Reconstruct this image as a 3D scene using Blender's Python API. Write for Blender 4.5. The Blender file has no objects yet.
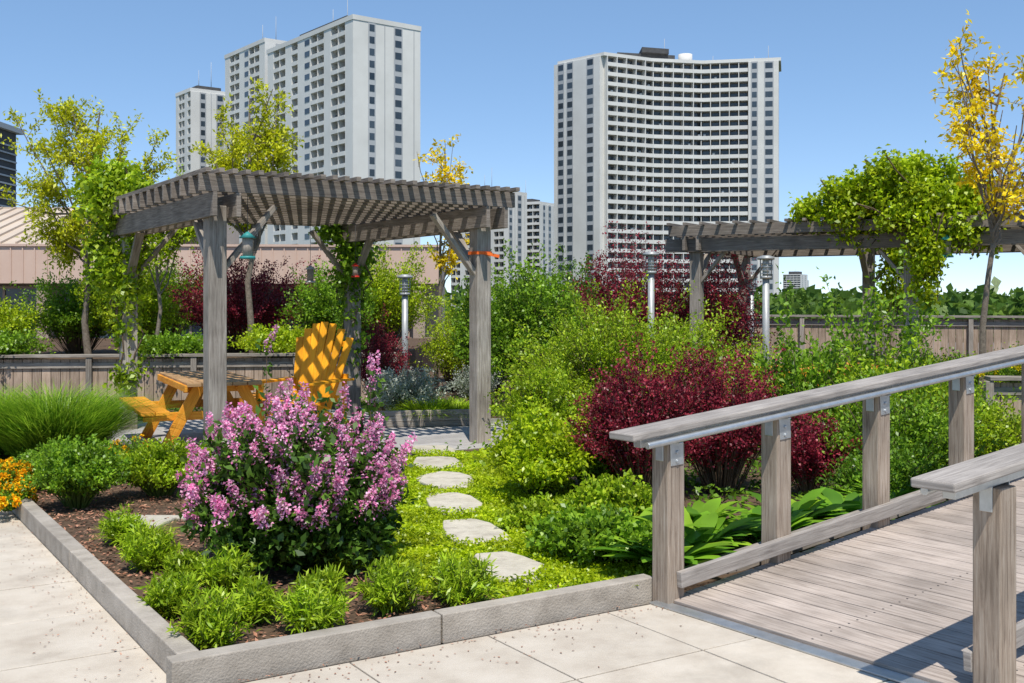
import bpy, math, random
import numpy as np
from mathutils import Vector, Matrix
rng=np.random.default_rng(7); random.seed(7)
S=bpy.context.scene
UU=np.array([.842,.54,0.]); VV=np.array([-.54,.842,0.])
Z=np.array([0,0,1.])
def nrm(a):
    a=np.asarray(a,float); return a/(np.linalg.norm(a,axis=-1,keepdims=True)+1e-9)
# ---------------------------------------------------------------- materials
def newmat(n):
    m=bpy.data.materials.new(n); m.use_nodes=True; nt=m.node_tree
    return m,nt,nt.nodes,nt.links,nt.nodes['Principled BSDF']
def ramp(N,cols):
    r=N.new('ShaderNodeValToRGB'); e=r.color_ramp.elements
    while len(e)<len(cols): e.new(.5)
    for i,c in enumerate(cols):
        e[i].position=i/(len(cols)-1); e[i].color=(*c,1)
    return r
def m_noise(n,cols,scale=5,rough=.8,bump=.2,bscale=None,island=.0,metal=0,detail=6,spec=.3,stain=0):
    m,nt,N,L,B=newmat(n)
    tc=N.new('ShaderNodeTexCoord')
    a=N.new('ShaderNodeTexNoise'); a.inputs['Scale'].default_value=scale; a.inputs['Detail'].default_value=detail
    a.inputs['Roughness'].default_value=.65
    L.new(tc.outputs['Object'],a.inputs['Vector'])
    mr=N.new('ShaderNodeMapRange'); mr.inputs['From Min'].default_value=.3; mr.inputs['From Max'].default_value=.7
    L.new(a.outputs['Fac'],mr.inputs['Value'])
    r=ramp(N,cols); L.new(mr.outputs['Result'],r.inputs['Fac'])
    out=r.outputs['Color']
    if island>0:
        g=N.new('ShaderNodeNewGeometry'); q=N.new('ShaderNodeMapRange')
        q.inputs['To Min'].default_value=1-island; q.inputs['To Max'].default_value=1+island*.4
        L.new(g.outputs['Random Per Island'],q.inputs['Value'])
        h=N.new('ShaderNodeHueSaturation'); L.new(out,h.inputs['Color']); L.new(q.outputs['Result'],h.inputs['Value']); out=h.outputs['Color']
    if stain>0:
        a2=N.new('ShaderNodeTexNoise'); a2.inputs['Scale'].default_value=stain; a2.inputs['Detail'].default_value=9; a2.inputs['Roughness'].default_value=.75
        L.new(tc.outputs['Object'],a2.inputs['Vector'])
        q=N.new('ShaderNodeMapRange'); q.inputs['From Min'].default_value=.35;q.inputs['From Max'].default_value=.5; q.inputs['To Min'].default_value=.84; q.inputs['To Max'].default_value=1.
        L.new(a2.outputs['Fac'],q.inputs['Value'])
        h=N.new('ShaderNodeHueSaturation'); L.new(out,h.inputs['Color']); L.new(q.outputs['Result'],h.inputs['Value']); out=h.outputs['Color']
    L.new(out,B.inputs['Base Color'])
    B.inputs['Roughness'].default_value=rough; B.inputs['Metallic'].default_value=metal
    B.inputs['Specular IOR Level'].default_value=spec
    if bump>0:
        b=N.new('ShaderNodeTexNoise'); b.inputs['Scale'].default_value=bscale or scale*8; b.inputs['Detail'].default_value=5
        L.new(tc.outputs['Object'],b.inputs['Vector'])
        bp=N.new('ShaderNodeBump'); bp.inputs['Strength'].default_value=bump; bp.inputs['Distance'].default_value=.02
        L.new(b.outputs['Fac'],bp.inputs['Height']); L.new(bp.outputs['Normal'],B.inputs['Normal'])
    return m
def m_wood(n,cols,island=.3,rough=.8):
    m,nt,N,L,B=newmat(n)
    tc=N.new('ShaderNodeTexCoord'); mp=N.new('ShaderNodeMapping'); mp.inputs['Scale'].default_value=(2.2,42,1)
    L.new(tc.outputs['UV'],mp.inputs['Vector'])
    a=N.new('ShaderNodeTexNoise'); a.inputs['Scale'].default_value=1.5; a.inputs['Detail'].default_value=8; a.inputs['Roughness'].default_value=.7; a.inputs['Distortion'].default_value=.6
    L.new(mp.outputs['Vector'],a.inputs['Vector'])
    mr=N.new('ShaderNodeMapRange'); mr.inputs['From Min'].default_value=.28; mr.inputs['From Max'].default_value=.72
    L.new(a.outputs['Fac'],mr.inputs['Value'])
    r=ramp(N,cols); L.new(mr.outputs['Result'],r.inputs['Fac'])
    g=N.new('ShaderNodeNewGeometry'); q=N.new('ShaderNodeMapRange')
    q.inputs['To Min'].default_value=1-island; q.inputs['To Max'].default_value=1+island*.5
    L.new(g.outputs['Random Per Island'],q.inputs['Value'])
    b2=N.new('ShaderNodeTexNoise'); b2.inputs['Scale'].default_value=3.; L.new(tc.outputs['Object'],b2.inputs['Vector'])
    q2=N.new('ShaderNodeMapRange'); q2.inputs['From Min'].default_value=.3;q2.inputs['From Max'].default_value=.7; q2.inputs['To Min'].default_value=.78; q2.inputs['To Max'].default_value=1.15
    L.new(b2.outputs['Fac'],q2.inputs['Value'])
    mu=N.new('ShaderNodeMath'); mu.operation='MULTIPLY'; L.new(q.outputs['Result'],mu.inputs[0]); L.new(q2.outputs['Result'],mu.inputs[1])
    h=N.new('ShaderNodeHueSaturation'); L.new(r.outputs['Color'],h.inputs['Color']); L.new(mu.outputs[0],h.inputs['Value'])
    L.new(h.outputs['Color'],B.inputs['Base Color']); B.inputs['Roughness'].default_value=rough; B.inputs['Specular IOR Level'].default_value=.25
    bp=N.new('ShaderNodeBump'); bp.inputs['Strength'].default_value=.5; bp.inputs['Distance'].default_value=.006
    L.new(a.outputs['Fac'],bp.inputs['Height']); L.new(bp.outputs['Normal'],B.inputs['Normal'])
    return m
def m_leaf(n,cols,trans=.3,gl=.04):
    m,nt,N,L,B=newmat(n)
    g=N.new('ShaderNodeNewGeometry'); r=ramp(N,cols); L.new(g.outputs['Random Per Island'],r.inputs['Fac'])
    tc=N.new('ShaderNodeTexCoord'); a=N.new('ShaderNodeTexNoise'); a.inputs['Scale'].default_value=3.5; a.inputs['Detail'].default_value=1
    L.new(tc.outputs['Object'],a.inputs['Vector'])
    q=N.new('ShaderNodeMapRange'); q.inputs['From Min'].default_value=.3; q.inputs['From Max'].default_value=.7; q.inputs['To Min'].default_value=.7; q.inputs['To Max'].default_value=1.25
    L.new(a.outputs['Fac'],q.inputs['Value'])
    h=N.new('ShaderNodeHueSaturation'); L.new(r.outputs['Color'],h.inputs['Color']); L.new(q.outputs['Result'],h.inputs['Value'])
    df=N.new('ShaderNodeBsdfDiffuse'); L.new(h.outputs['Color'],df.inputs['Color'])
    t=N.new('ShaderNodeBsdfTranslucent'); L.new(h.outputs['Color'],t.inputs['Color'])
    mx=N.new('ShaderNodeMixShader'); mx.inputs[0].default_value=trans
    L.new(df.outputs[0],mx.inputs[1]); L.new(t.outputs[0],mx.inputs[2])
    gs=N.new('ShaderNodeBsdfGlossy'); gs.inputs['Roughness'].default_value=.4
    m2=N.new('ShaderNodeMixShader'); m2.inputs[0].default_value=gl; L.new(mx.outputs[0],m2.inputs[1]); L.new(gs.outputs[0],m2.inputs[2])
    L.new(m2.outputs[0],N['Material Output'].inputs['Surface']); N.remove(B)
    return m
M={}
M['wood']=m_wood('weathered_wood',[(.13,.105,.085),(.33,.29,.25),(.50,.455,.40)])
M['wood_dk']=m_wood('weathered_wood_dark',[(.10,.08,.065),(.23,.195,.165),(.37,.325,.28)])
M['rail']=m_wood('rail_wood',[(.14,.10,.075),(.34,.27,.21),(.48,.41,.34)],.15)
M['cap']=m_wood('rail_cap_wood',[(.18,.155,.14),(.35,.315,.285),(.48,.44,.40)],.1)
M['deck']=m_wood('deck_wood',[(.22,.17,.14),(.44,.37,.32),(.57,.49,.43)],.24)
M['orange']=m_wood('orange_stained_wood',[(.5,.17,.015),(.78,.32,.03),(.88,.42,.06)],.15,.5)
M['brown']=m_wood('brown_stained_wood',[(.25,.13,.05),(.45,.27,.13),(.6,.40,.22)],.2,.6)
M['yelchair']=m_wood('amber_stained_wood',[(.7,.24,.008),(.92,.40,.015),(.98,.48,.03)],.15,.5)
M['fence']=m_wood('fence_wood',[(.22,.15,.10),(.44,.33,.25),(.58,.46,.37)],.25)
M['metal']=m_noise('galvanised_metal',[(.42,.44,.45),(.58,.6,.61)],14,.38,.0,metal=.75)
M['lampm']=m_noise('lamp_grey_metal',[(.34,.35,.35),(.46,.47,.47)],9,.45,.0,metal=.3)
M['dark']=m_noise('dark_metal',[(.03,.03,.035),(.05,.05,.055)],9,.5,.0)
M['kerb']=m_noise('kerb_composite',[(.27,.235,.195),(.40,.355,.30),(.48,.43,.37)],4,.85,.35,90,.2,stain=3)
M['slab']=m_noise('concrete_slab',[(.50,.43,.35),(.59,.52,.43),(.65,.58,.49)],3.2,.85,.3,160,.13,stain=1.3)
M['joint']=m_noise('joint_sand',[(.16,.14,.12),(.24,.21,.18)],30,.95,.3)
M['patio']=m_noise('patio_slab',[(.34,.32,.31),(.46,.44,.42)],4,.85,.3,120,.15)
M['stone']=m_noise('stepping_stone',[(.38,.34,.27),(.52,.475,.39),(.60,.55,.45)],7,.85,.6,40,.12)
M['soil']=m_noise('soil',[(.07,.045,.028),(.15,.095,.06)],9,.95,.8,60)
M['mulch']=m_noise('bark_mulch_chips',[(.20,.085,.045),(.42,.20,.125),(.58,.34,.23)],18,.9,.2,island=.6)
M['gcbase']=m_noise('ground_cover_base',[(.12,.19,.015),(.24,.34,.025)],14,.9,.8,70)
M['bark']=m_noise('tree_bark',[(.14,.11,.085),(.30,.25,.2)],25,.9,.6)
M['stem']=m_noise('twig_bark',[(.08,.055,.035),(.17,.12,.08)],25,.9,.0)
M['gstem']=m_noise('green_stem',[(.08,.12,.02),(.15,.21,.04)],25,.7,.0)
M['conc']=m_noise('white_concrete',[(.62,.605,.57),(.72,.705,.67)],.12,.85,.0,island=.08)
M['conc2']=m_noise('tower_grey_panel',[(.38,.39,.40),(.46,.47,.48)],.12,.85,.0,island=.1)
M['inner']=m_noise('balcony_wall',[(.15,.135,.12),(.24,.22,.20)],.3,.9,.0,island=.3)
M['glass']=m_noise('tower_glass',[(.03,.045,.06),(.07,.09,.11)],.2,.18,.0,island=.5,spec=.6)
M['roofdk']=m_noise('dark_roofing',[(.05,.05,.055),(.09,.09,.09)],.5,.9,.0)
M['tan']=m_noise('tan_metal_cladding',[(.56,.40,.32),(.63,.47,.38)],.7,.6,.0)
M['tanroof']=m_noise('tan_metal_roof',[(.52,.42,.33),(.6,.5,.4)],.7,.55,.0)
M['stucco']=m_noise('tan_wall',[(.36,.27,.21),(.44,.34,.27)],2,.9,.2)
M['city']=m_noise('city_ground',[(.05,.08,.03),(.13,.14,.11)],.02,.95,.0)
M['roofdeck']=m_noise('roof_membrane',[(.18,.17,.16),(.25,.24,.22)],1,.95,.1)
M['teal']=m_noise('teal_paint',[(.03,.22,.22),(.05,.3,.28)],12,.5,.0)
M['red']=m_noise('red_plastic',[(.6,.02,.01),(.7,.05,.02)],12,.4,.0)
M['orangecl']=m_noise('orange_fabric',[(.85,.12,.02),(.9,.2,.03)],12,.7,.0)
lf={
 'lilac':[(.035,.075,.012),(.08,.17,.02),(.16,.30,.035)],
 'lime':[(.22,.35,.008),(.41,.55,.012),(.57,.67,.025)],
 'limey':[(.36,.42,.01),(.58,.62,.015),(.74,.72,.03)],
 'yellow':[(.85,.58,.01),(.95,.74,.012),(.97,.82,.04)],
 'spirea':[(.17,.29,.01),(.34,.50,.015),(.52,.64,.035)],
 'green':[(.06,.15,.012),(.14,.28,.018),(.23,.40,.03)],
 'mid':[(.10,.21,.014),(.20,.37,.02),(.33,.52,.03)],
 'deep':[(.03,.08,.018),(.06,.14,.03),(.11,.21,.04)],
 'barb':[(.11,.008,.02),(.25,.02,.044),(.44,.055,.075)],
 'silver':[(.28,.35,.25),(.5,.56,.46),(.7,.72,.65)],
 'grass':[(.10,.23,.018),(.23,.41,.02),(.40,.57,.05)],
 'tuft':[(.18,.31,.01),(.34,.51,.015),(.52,.67,.04)],
 'gc':[(.27,.40,.006),(.44,.57,.01),(.61,.71,.02)],
 'hosta':[(.11,.27,.02),(.21,.43,.025),(.36,.57,.04)],
 'far':[(.05,.11,.015),(.10,.19,.025),(.18,.28,.04)]}
for k,v in lf.items(): M['l_'+k]=m_leaf('leaf_'+k,v, .4 if k not in('barb','deep','lilac') else .3, .03)
M['f_lilac']=m_leaf('blossom_lilac',[(.74,.17,.42),(.90,.38,.62),(.95,.66,.82)],.35,.0)
M['f_orange']=m_leaf('blossom_orange',[(.9,.35,.01),(.95,.5,.01),(.95,.65,.03)],.3,.0)
M['f_yellow']=m_leaf('blossom_yellow',[(.9,.65,.01),(.95,.78,.02)],.3,.0)
# ---------------------------------------------------------------- builders
def group(name,loc=(0,0,0)):
    e=bpy.data.objects.new(name,None); e.location=loc; e.empty_display_size=.2; S.collection.objects.link(e); return e
def link(name,me,parent):
    o=bpy.data.objects.new(name,me); S.collection.objects.link(o)
    if parent is not None:
        o.parent=parent; o.location=-Vector(parent.location)
    return o
class MB:
    def __init__(s): s.v=[];s.f=[];s.m=[];s.uv=[];s.sm=[]
    def box(s,c,ax,ay,az,hx,hy,hz,mat=0):
        c=np.array(c,float);ax,ay,az=[np.array(a,float) for a in(ax,ay,az)]
        i=len(s.v); o=random.random()*50; q=random.random()*50
        loc=[]
        for sx in(-1,1):
            for sy in(-1,1):
                for sz in(-1,1):
                    s.v.append(tuple(c+ax*hx*sx+ay*hy*sy+az*hz*sz)); loc.append((sx*hx,sy*hy,sz*hz))
        for f,k in(((0,1,3,2),'e'),((4,6,7,5),'e'),((0,4,5,1),'z'),((2,3,7,6),'z'),((0,2,6,4),'y'),((1,5,7,3),'y')):
            s.f.append(tuple(i+j for j in f)); s.m.append(mat); s.sm.append(False)
            for j in f:
                l=loc[j]
                s.uv.append((o+l[0],q+l[2]+.3) if k=='z' else ((o+l[0],q+l[1]) if k=='y' else (o+l[1]*.3,q+l[2])))
    def beam(s,p0,p1,w,h,mat=0,up=(0,0,1)):
        p0=np.array(p0,float);p1=np.array(p1,float);d=p1-p0;L=np.linalg.norm(d);ax=d/L
        if abs(ax@np.array(up,float))>.98: up=(.54,-.842,0)
        ay=nrm(np.cross(up,ax)); az=np.cross(ax,ay)
        s.box((p0+p1)/2,ax,ay,az,L/2,w/2,h/2,mat)
    def abox(s,x0,x1,y0,y1,z0,z1,mat=0):
        s.box(((x0+x1)/2,(y0+y1)/2,(z0+z1)/2),(1,0,0),(0,1,0),(0,0,1),(x1-x0)/2,(y1-y0)/2,(z1-z0)/2,mat)
    def cyl(s,p0,p1,r0,r1,n=12,mat=0,smooth=True):
        p0=np.array(p0,float);p1=np.array(p1,float);ax=nrm(p1-p0);a=np.array([1,0,0]) if abs(ax[0])<.9 else np.array([0,1,0])
        x=nrm(np.cross(ax,a));y=np.cross(ax,x);i=len(s.v)
        for k in range(n):
            t=2*math.pi*k/n; d=x*math.cos(t)+y*math.sin(t); s.v.append(tuple(p0+d*r0)); s.v.append(tuple(p1+d*r1))
        for k in range(n):
            j=(k+1)%n; s.f.append((i+2*k,i+2*j,i+2*j+1,i+2*k+1)); s.m.append(mat); s.sm.append(smooth); s.uv+= [(0,k/n),(0,j/n),(1,j/n),(1,k/n)]
        for e in(0,1):
            f=[i+2*k+e for k in range(n)]; f=f[::-1] if e==0 else f
            s.f.append(tuple(f)); s.m.append(mat); s.sm.append(False); s.uv+=[(0,0)]*n
    def prism(s,poly,z0,z1,mat=0):
        i=len(s.v);n=len(poly)
        for x,y in poly: s.v.append((x,y,z0)); s.v.append((x,y,z1))
        for k in range(n):
            j=(k+1)%n; s.f.append((i+2*k,i+2*j,i+2*j+1,i+2*k+1)); s.m.append(mat); s.sm.append(False); s.uv+=[(0,0)]*4
        s.f.append(tuple(i+2*k+1 for k in range(n))); s.m.append(mat); s.sm.append(False); s.uv+=[(0,0)]*n
        s.f.append(tuple(i+2*k for k in range(n))[::-1]); s.m.append(mat); s.sm.append(False); s.uv+=[(0,0)]*n
    def build(s,name,mats,parent=None,bevel=0,mtx=None):
        me=bpy.data.meshes.new(name); v=s.v
        if mtx is not None: v=[tuple(mtx@Vector(p)) for p in v]
        me.from_pydata(v,[],s.f)
        for m in mats: me.materials.append(M[m])
        me.polygons.foreach_set('material_index',s.m); me.polygons.foreach_set('use_smooth',s.sm)
        u=me.uv_layers.new(name='UVMap'); u.data.foreach_set('uv',np.array(s.uv,float).ravel())
        me.update(); o=link(name,me,parent)
        if bevel>0:
            b=o.modifiers.new('bevel','BEVEL'); b.width=bevel; b.segments=2; b.limit_method='ANGLE'
        return o
def quads(name,V,F,mat,parent,smooth=False):
    me=bpy.data.meshes.new(name); n=len(V);k=len(F)
    me.vertices.add(n); me.vertices.foreach_set('co',np.ascontiguousarray(V,dtype=np.float32).ravel())
    me.loops.add(k*4); me.loops.foreach_set('vertex_index',np.ascontiguousarray(F,dtype=np.int32).ravel())
    me.polygons.add(k); me.polygons.foreach_set('loop_start',np.arange(0,4*k,4,dtype=np.int32))
    if smooth: me.polygons.foreach_set('use_smooth',np.ones(k,bool))
    me.update(calc_edges=True); me.materials.append(mat); return link(name,me,parent)
def leaves(name,C,D,L,W,mat,parent,fold=.25,upb=.9):
    N=len(C); D=nrm(D); up=nrm(Z*upb+rng.normal(size=(N,3))*.6); Sd=nrm(np.cross(D,up)); Nn=np.cross(Sd,D)
    l=(L*rng.uniform(.6,1.25,N))[:,None]; w=(W*rng.uniform(.7,1.2,N))[:,None]
    V=np.stack([C,C+D*l*.5+Sd*w*.5+Nn*w*fold,C+D*l-Nn*w*fold*.6,C+D*l*.5-Sd*w*.5+Nn*w*fold],1).reshape(-1,3)
    return quads(name,V,np.arange(4*N).reshape(-1,4),mat,parent)
def tubes(name,P,R,sides,mat,parent):
    P=np.asarray(P,float);K,m,_=P.shape; R=np.broadcast_to(R,(K,m))
    T=nrm(np.gradient(P,axis=1)); a=np.zeros_like(T); a[...,0]=1; a[np.abs(T[...,0])>.8]=[0,1,0]
    X=nrm(np.cross(T,a));Y=np.cross(T,X)
    th=np.arange(sides)*2*math.pi/sides
    V=P[:,:,None]+R[:,:,None,None]*(X[:,:,None]*np.cos(th)[:,None]+Y[:,:,None]*np.sin(th)[:,None])
    idx=np.arange(K*m*sides).reshape(K,m,sides)
    a0=idx[:,:-1];a1=idx[:,1:]
    F=np.stack([a0,np.roll(a0,-1,2),np.roll(a1,-1,2),a1],-1).reshape(-1,4)
    return quads(name,V.reshape(-1,3),F,mat,parent,True)
def rdir(n): return nrm(rng.normal(size=(n,3)))
def shoot_pts(P0,P1,t,arch):
    P=P0+(P1-P0)*t[...,None]; P=P.copy(); P[...,2]+=arch*4*t*(1-t); return P
def shrub(name,x,y,zb,rx,ry,h,K,nper,L,W,leaf,stem='stem',arch=.12,jit=.03,t0=.25,flower=None,lump=.22,stemr=.004,tight=1.,spiky=.3,fd=.0,low=.25):
    g=group(name,(x,y,zb)); b=np.array([x,y,zb])
    d=rdir(K); d[:,2]=np.abs(d[:,2])*1.0-low*rng.random(K)-(low>.3)*.25*rng.random(K); d=nrm(d)
    az=np.arctan2(d[:,1],d[:,0]); ph=rng.uniform(0,6,3)
    lm=1+lump*(np.sin(2*az+ph[0])*.4+np.sin(5*az+ph[1]+3*d[:,2])*.4+np.sin(4*d[:,2]*2+ph[2]+az)*.4)
    f=(1-tight*.5*rng.random(K)**1.6+spiky*rng.random(K)**5)*lm
    P1=b+np.array([0,0,h*.42])+d*np.array([rx,ry,h*.58])*f[:,None]
    P1[:,2]=np.maximum(P1[:,2],zb+.02)
    P0=b+np.stack([(P1[:,0]-x)*.18,(P1[:,1]-y)*.18,np.full(K,.0)],1)
    t=1-(rng.random((K,nper))**1.25)*(1-t0)
    A=h*arch
    C=shoot_pts(P0[:,None],P1[:,None],t,A)+rng.normal(size=(K,nper,3))*jit
    ax=nrm(P1-P0)[:,None]
    D=ax*.55+rng.normal(size=(K,nper,3))*.75+Z*.15
    leaves('leaves',C.reshape(-1,3),D.reshape(-1,3),L,W,M['l_'+leaf],g)
    ts=np.linspace(0,1,5)
    P=shoot_pts(P0[:,None],P1[:,None],np.broadcast_to(ts,(K,5)),A)
    tubes('stems',P,stemr*np.linspace(1.6,.4,5),3,M[stem],g)
    if flower:
        mat,frac,n,fl,fr,fs=flower
        w=np.where((rng.random(K)<frac)&(P1[:,2]>zb+h*fd))[0]
        out=[];od=[]
        for i in w:
            dd=nrm(nrm(P1[i]-P0[i])*.6+Z*.6+rng.normal(size=3)*.25)
            s=rng.random(n); sc=rng.uniform(.7,1.25); rr=sc*fr*(1-s*.7)
            q=rdir(n)*rr[:,None]*rng.uniform(.5,1,(n,1)); out.append(P1[i]+dd*(s*fl*sc)[:,None]+q); od.append(q/fr+rng.normal(size=(n,3))*.4)
        leaves('blossoms',np.concatenate(out),np.concatenate(od),fs,fs*.85,M[mat],g)
    return g
def blades(name,B,D,L,W,droop,mat,parent,prof=(1,.9,.6,.05),seg=4):
    N=len(B); D=nrm(D); l=(L*rng.uniform(.6,1.15,N))[:,None]; w=(W*rng.uniform(.7,1.1,N))[:,None]
    h=D.copy();h[:,2]=0;h=nrm(h+1e-4); Sd=np.cross(h,Z); rows=[]
    m=len(prof)
    for k in range(m):
        t=k/(m-1); c=B+D*l*t+h*l*droop*t*t*.6-Z*l*droop*t*t
        rows+= [c-Sd*w*.5*prof[k],c+Sd*w*.5*prof[k]]
    V=np.stack(rows,1); o=np.arange(N)[:,None,None]*2*m
    F=np.array([[2*k,2*k+1,2*k+3,2*k+2] for k in range(m-1)])[None]+o
    return quads(name,V.reshape(-1,3),F.reshape(-1,4),mat,parent)
def grass_clump(name,x,y,zb,r,h,n,mat,w=.008,droop=.55,spread=.9,prof=(1,.9,.6,.05)):
    g=group(name,(x,y,zb)); a=rng.uniform(0,2*math.pi,n); q=r*.35*np.sqrt(rng.random(n))
    B=np.stack([x+q*np.cos(a),y+q*np.sin(a),np.full(n,zb)],1)
    s=rng.uniform(0,spread,n); a2=a+rng.normal(size=n)*.5
    D=np.stack([np.cos(a2)*s,np.sin(a2)*s,np.ones(n)],1)
    blades('blades',B,D,h,w,droop,M[mat],g,prof); return g
def inpoly(x,y,poly):
    r=np.zeros(len(x),bool); n=len(poly)
    for i in range(n):
        x0,y0=poly[i];x1,y1=poly[(i+1)%n]
        c=((y0>y)!=(y1>y))&(x<(x1-x0)*(y-y0)/(y1-y0+1e-12)+x0); r^=c
    return r
def tree(name,base,top,r,cc,cr,nl,ns,nleaf,L,W,leaf,slen=.45,jit=.03,bark='bark',low=.35,droop=.0):
    g=group(name,base); base=np.array(base,float);top=np.array(top,float);cc=np.array(cc,float);cr=np.array(cr,float)
    t=np.linspace(0,1,8); tr=base+(top-base)*t[:,None]; tr[1:-1,:2]+=rng.normal(size=(6,2))*.05
    tubes('trunk',tr[None],r*np.linspace(1,.2,8)[None],8,M[bark],g)
    limbs=[];S0=[];S1=[]
    for i in range(nl):
        tip=cc+rdir(1)[0]*cr*rng.uniform(.45,1.0)
        tmax=np.clip((tip[2]-base[2]-.1)/(top[2]-base[2]),low+.05,.97)
        ta=rng.uniform(low,tmax); p=base+(top-base)*ta
        p=np.array([np.interp(ta,t,tr[:,k]) for k in range(3)])
        q=np.linspace(0,1,6)[:,None]; pl=p+(tip-p)*q; pl[:,2]-=.25*np.linalg.norm(tip-p)*(q*(1-q))[:,0]; pl[1:-1]+=rng.normal(size=(4,3))*.03
        limbs.append(pl)
        for j in range(ns):
            s=rng.uniform(.3,1)**.7; b=np.array([np.interp(s,q[:,0],pl[:,k]) for k in range(3)])
            d=nrm(nrm(tip-p)*.5+rdir(1)[0]*.9+Z*.15); S0.append(b); S1.append(b+d*slen*rng.uniform(.4,1.1))
    tubes('limbs',np.array(limbs),r*np.linspace(.38,.1,6),5,M[bark],g)
    S0=np.array(S0);S1=np.array(S1);K=len(S0)
    tt=rng.uniform(.1,1,(K,nleaf)); C=S0[:,None]+(S1-S0)[:,None]*tt[...,None]+rng.normal(size=(K,nleaf,3))*jit
    C[...,2]-=droop*tt**2
    D=nrm(S1-S0)[:,None]*.4+rng.normal(size=(K,nleaf,3))*.7-Z*.1
    leaves('leaves',C.reshape(-1,3),D.reshape(-1,3),L,W,M['l_'+leaf],g)
    ts=np.linspace(0,1,3); P=S0[:,None]+(S1-S0)[:,None]*ts[None,:,None]; P[...,2]-=droop*ts**2
    tubes('twigs',P,r*.09*np.array([1,.7,.3]),3,M[bark],g)
    return g
# ---------------------------------------------------------------- ground
mb=MB(); mb.prism([(-4000,-500),(4000,-500),(4000,6000),(-4000,6000)],-12.5,-12); mb.build('ground',['city'])
mb=MB(); mb.prism([(-45,-6),(30,-6),(30,45),(-45,45)],-11.99,-.05); mb.build('roof_terrace_slab',['roofdeck'])
A=np.array([-1.43,4.77,0])
def uvp(a,b,z=0): p=A+UU*a+VV*b; return np.array([p[0],p[1],z])
mb=MB(); sl=.76
c=[uvp(-14,-8),uvp(14,-8),uvp(14,0),uvp(0,0),uvp(0,12),uvp(-14,12)]
mb.prism([(p[0],p[1]) for p in c],-.049,-.018); mb.build('paving_bed',['joint'])
mb=MB()
for i in range(-14,16):
    for j in range(-9,14):
        a=i*sl+sl/2;b=j*sl-.05+sl/2
        if a>0 and b>-.04: continue
        if j>=0 and i>=0: continue
        q=uvp(a,b)
        if np.hypot(q[0],q[1])>18 or q[1]<-1: continue
        zz=rng.uniform(-.002,.002)
        mb.box((q[0],q[1],-.02+zz),UU,VV,Z,sl/2-.005,sl/2-.005,.02)
mb.build('concrete_paving',['slab'],None,.004)
# kerb
g=group('planting_bed_kerb',tuple(A)); mb=MB()
def kseg(a0,b0,a1,b1): mb.beam(uvp(a0,b0,.055),uvp(a1,b1,.055),.1,.15)
kseg(-.05,.05,1.28,.05); kseg(1.29,.05,2.66,.05)
for k in range(4): kseg(.05,.105+k*2.4,.05,.1+k*2.4+2.39)
kb=mb.build('kerb_boards',['kerb'],g,.006)
# soil
L0=uvp(.05,9.7)
mb=MB(); P=[uvp(.05,.05),uvp(2.62,.05),(1.1,6.38),(6.5,10.4),(12,14.5),(12,27),(-14,27),(-14,16.6),(-9,16.6),L0]
mb.prism([(p[0],p[1]) for p in P],-.045,.05); mb.build('soil_bed',['soil'])
poly=[tuple(uvp(.1,.1)[:2]),tuple(uvp(2.4,.1)[:2]),(-.1,6.2),(-.7,6.6),(-1,9),(-2,10.4),(-4.6,10.4),tuple(uvp(.1,6)[:2])]
n=30000;x=rng.uniform(-6,1.5,n);y=rng.uniform(4.5,11,n);k=inpoly(x,y,poly);x=x[k];y=y[k]
C=np.stack([x,y,.055+rng.random(len(x))*.02],1);D=rng.normal(size=(len(x),3))*[1,1,.25]
leaves('bark_mulch',C,D,.038,.018,M['mulch'],None,.05,2.5)
# stray chips and petals on the paving next to the kerb
n=260; a=rng.uniform(-.1,2.6,n); b=-np.abs(rng.normal(size=n))*.22-.01; a2_=rng.uniform(0,5,n); b2_=-np.abs(rng.normal(size=n))*.2-.01
pts=np.concatenate([np.stack([A[0]+UU[0]*a+VV[0]*b,A[1]+UU[1]*a+VV[1]*b],1),np.stack([A[0]+UU[0]*b2_+VV[0]*a2_,A[1]+UU[1]*b2_+VV[1]*a2_],1)])
C=np.concatenate([pts,np.full((len(pts),1),.006)],1); leaves('scattered_bark_chips',C,rng.normal(size=C.shape)*[1,1,.05],.018,.009,M['mulch'],None,.05,6)
# patio
PL=np.array([-2.97,10.95,0])
def pg(a,b,z=0): p=PL+UU*a+VV*b; return np.array([p[0],p[1],z])
mb=MB()
for i in range(9):
    for j in range(8):
        q=pg(-.6+i*.6,-.1+j*.6); 
        mb.box((q[0],q[1],.04),UU,VV,Z,.296,.296,.022)
for i in range(10):
    for j in range(2):
        q=pg(4.2+i*.6,1.2+j*.6); mb.box((q[0],q[1],.038),UU,VV,Z,.296,.296,.022)
mb.build('patio_paving',['patio'],None,.004)
stones=[(-.02,6.66,.21,.36),(-.27,7.66,.24,.42),(-.46,8.75,.25,.46),(-.60,9.85,.26,.46),(-.74,10.9,.27,.42),(-.86,11.85,.27,.36)]
for (x,y,rx,ry) in stones:
    mb=MB(); po=[]; nn=9; ph=random.random()
    for k in range(nn):
        t=2*math.pi*(k+ph)/nn; rr=random.uniform(.82,1.12); cx=abs(math.cos(t))**.7*math.copysign(1,math.cos(t)); sy=abs(math.sin(t))**.7*math.copysign(1,math.sin(t))
        a=rx*cx*rr;b=ry*sy*rr; po.append((x+a*.95-b*.22,y+a*.25+b*.95))
    mb.prism(po,.03,.088); mb.build('stepping_stone',['stone'],None,.012)
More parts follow.
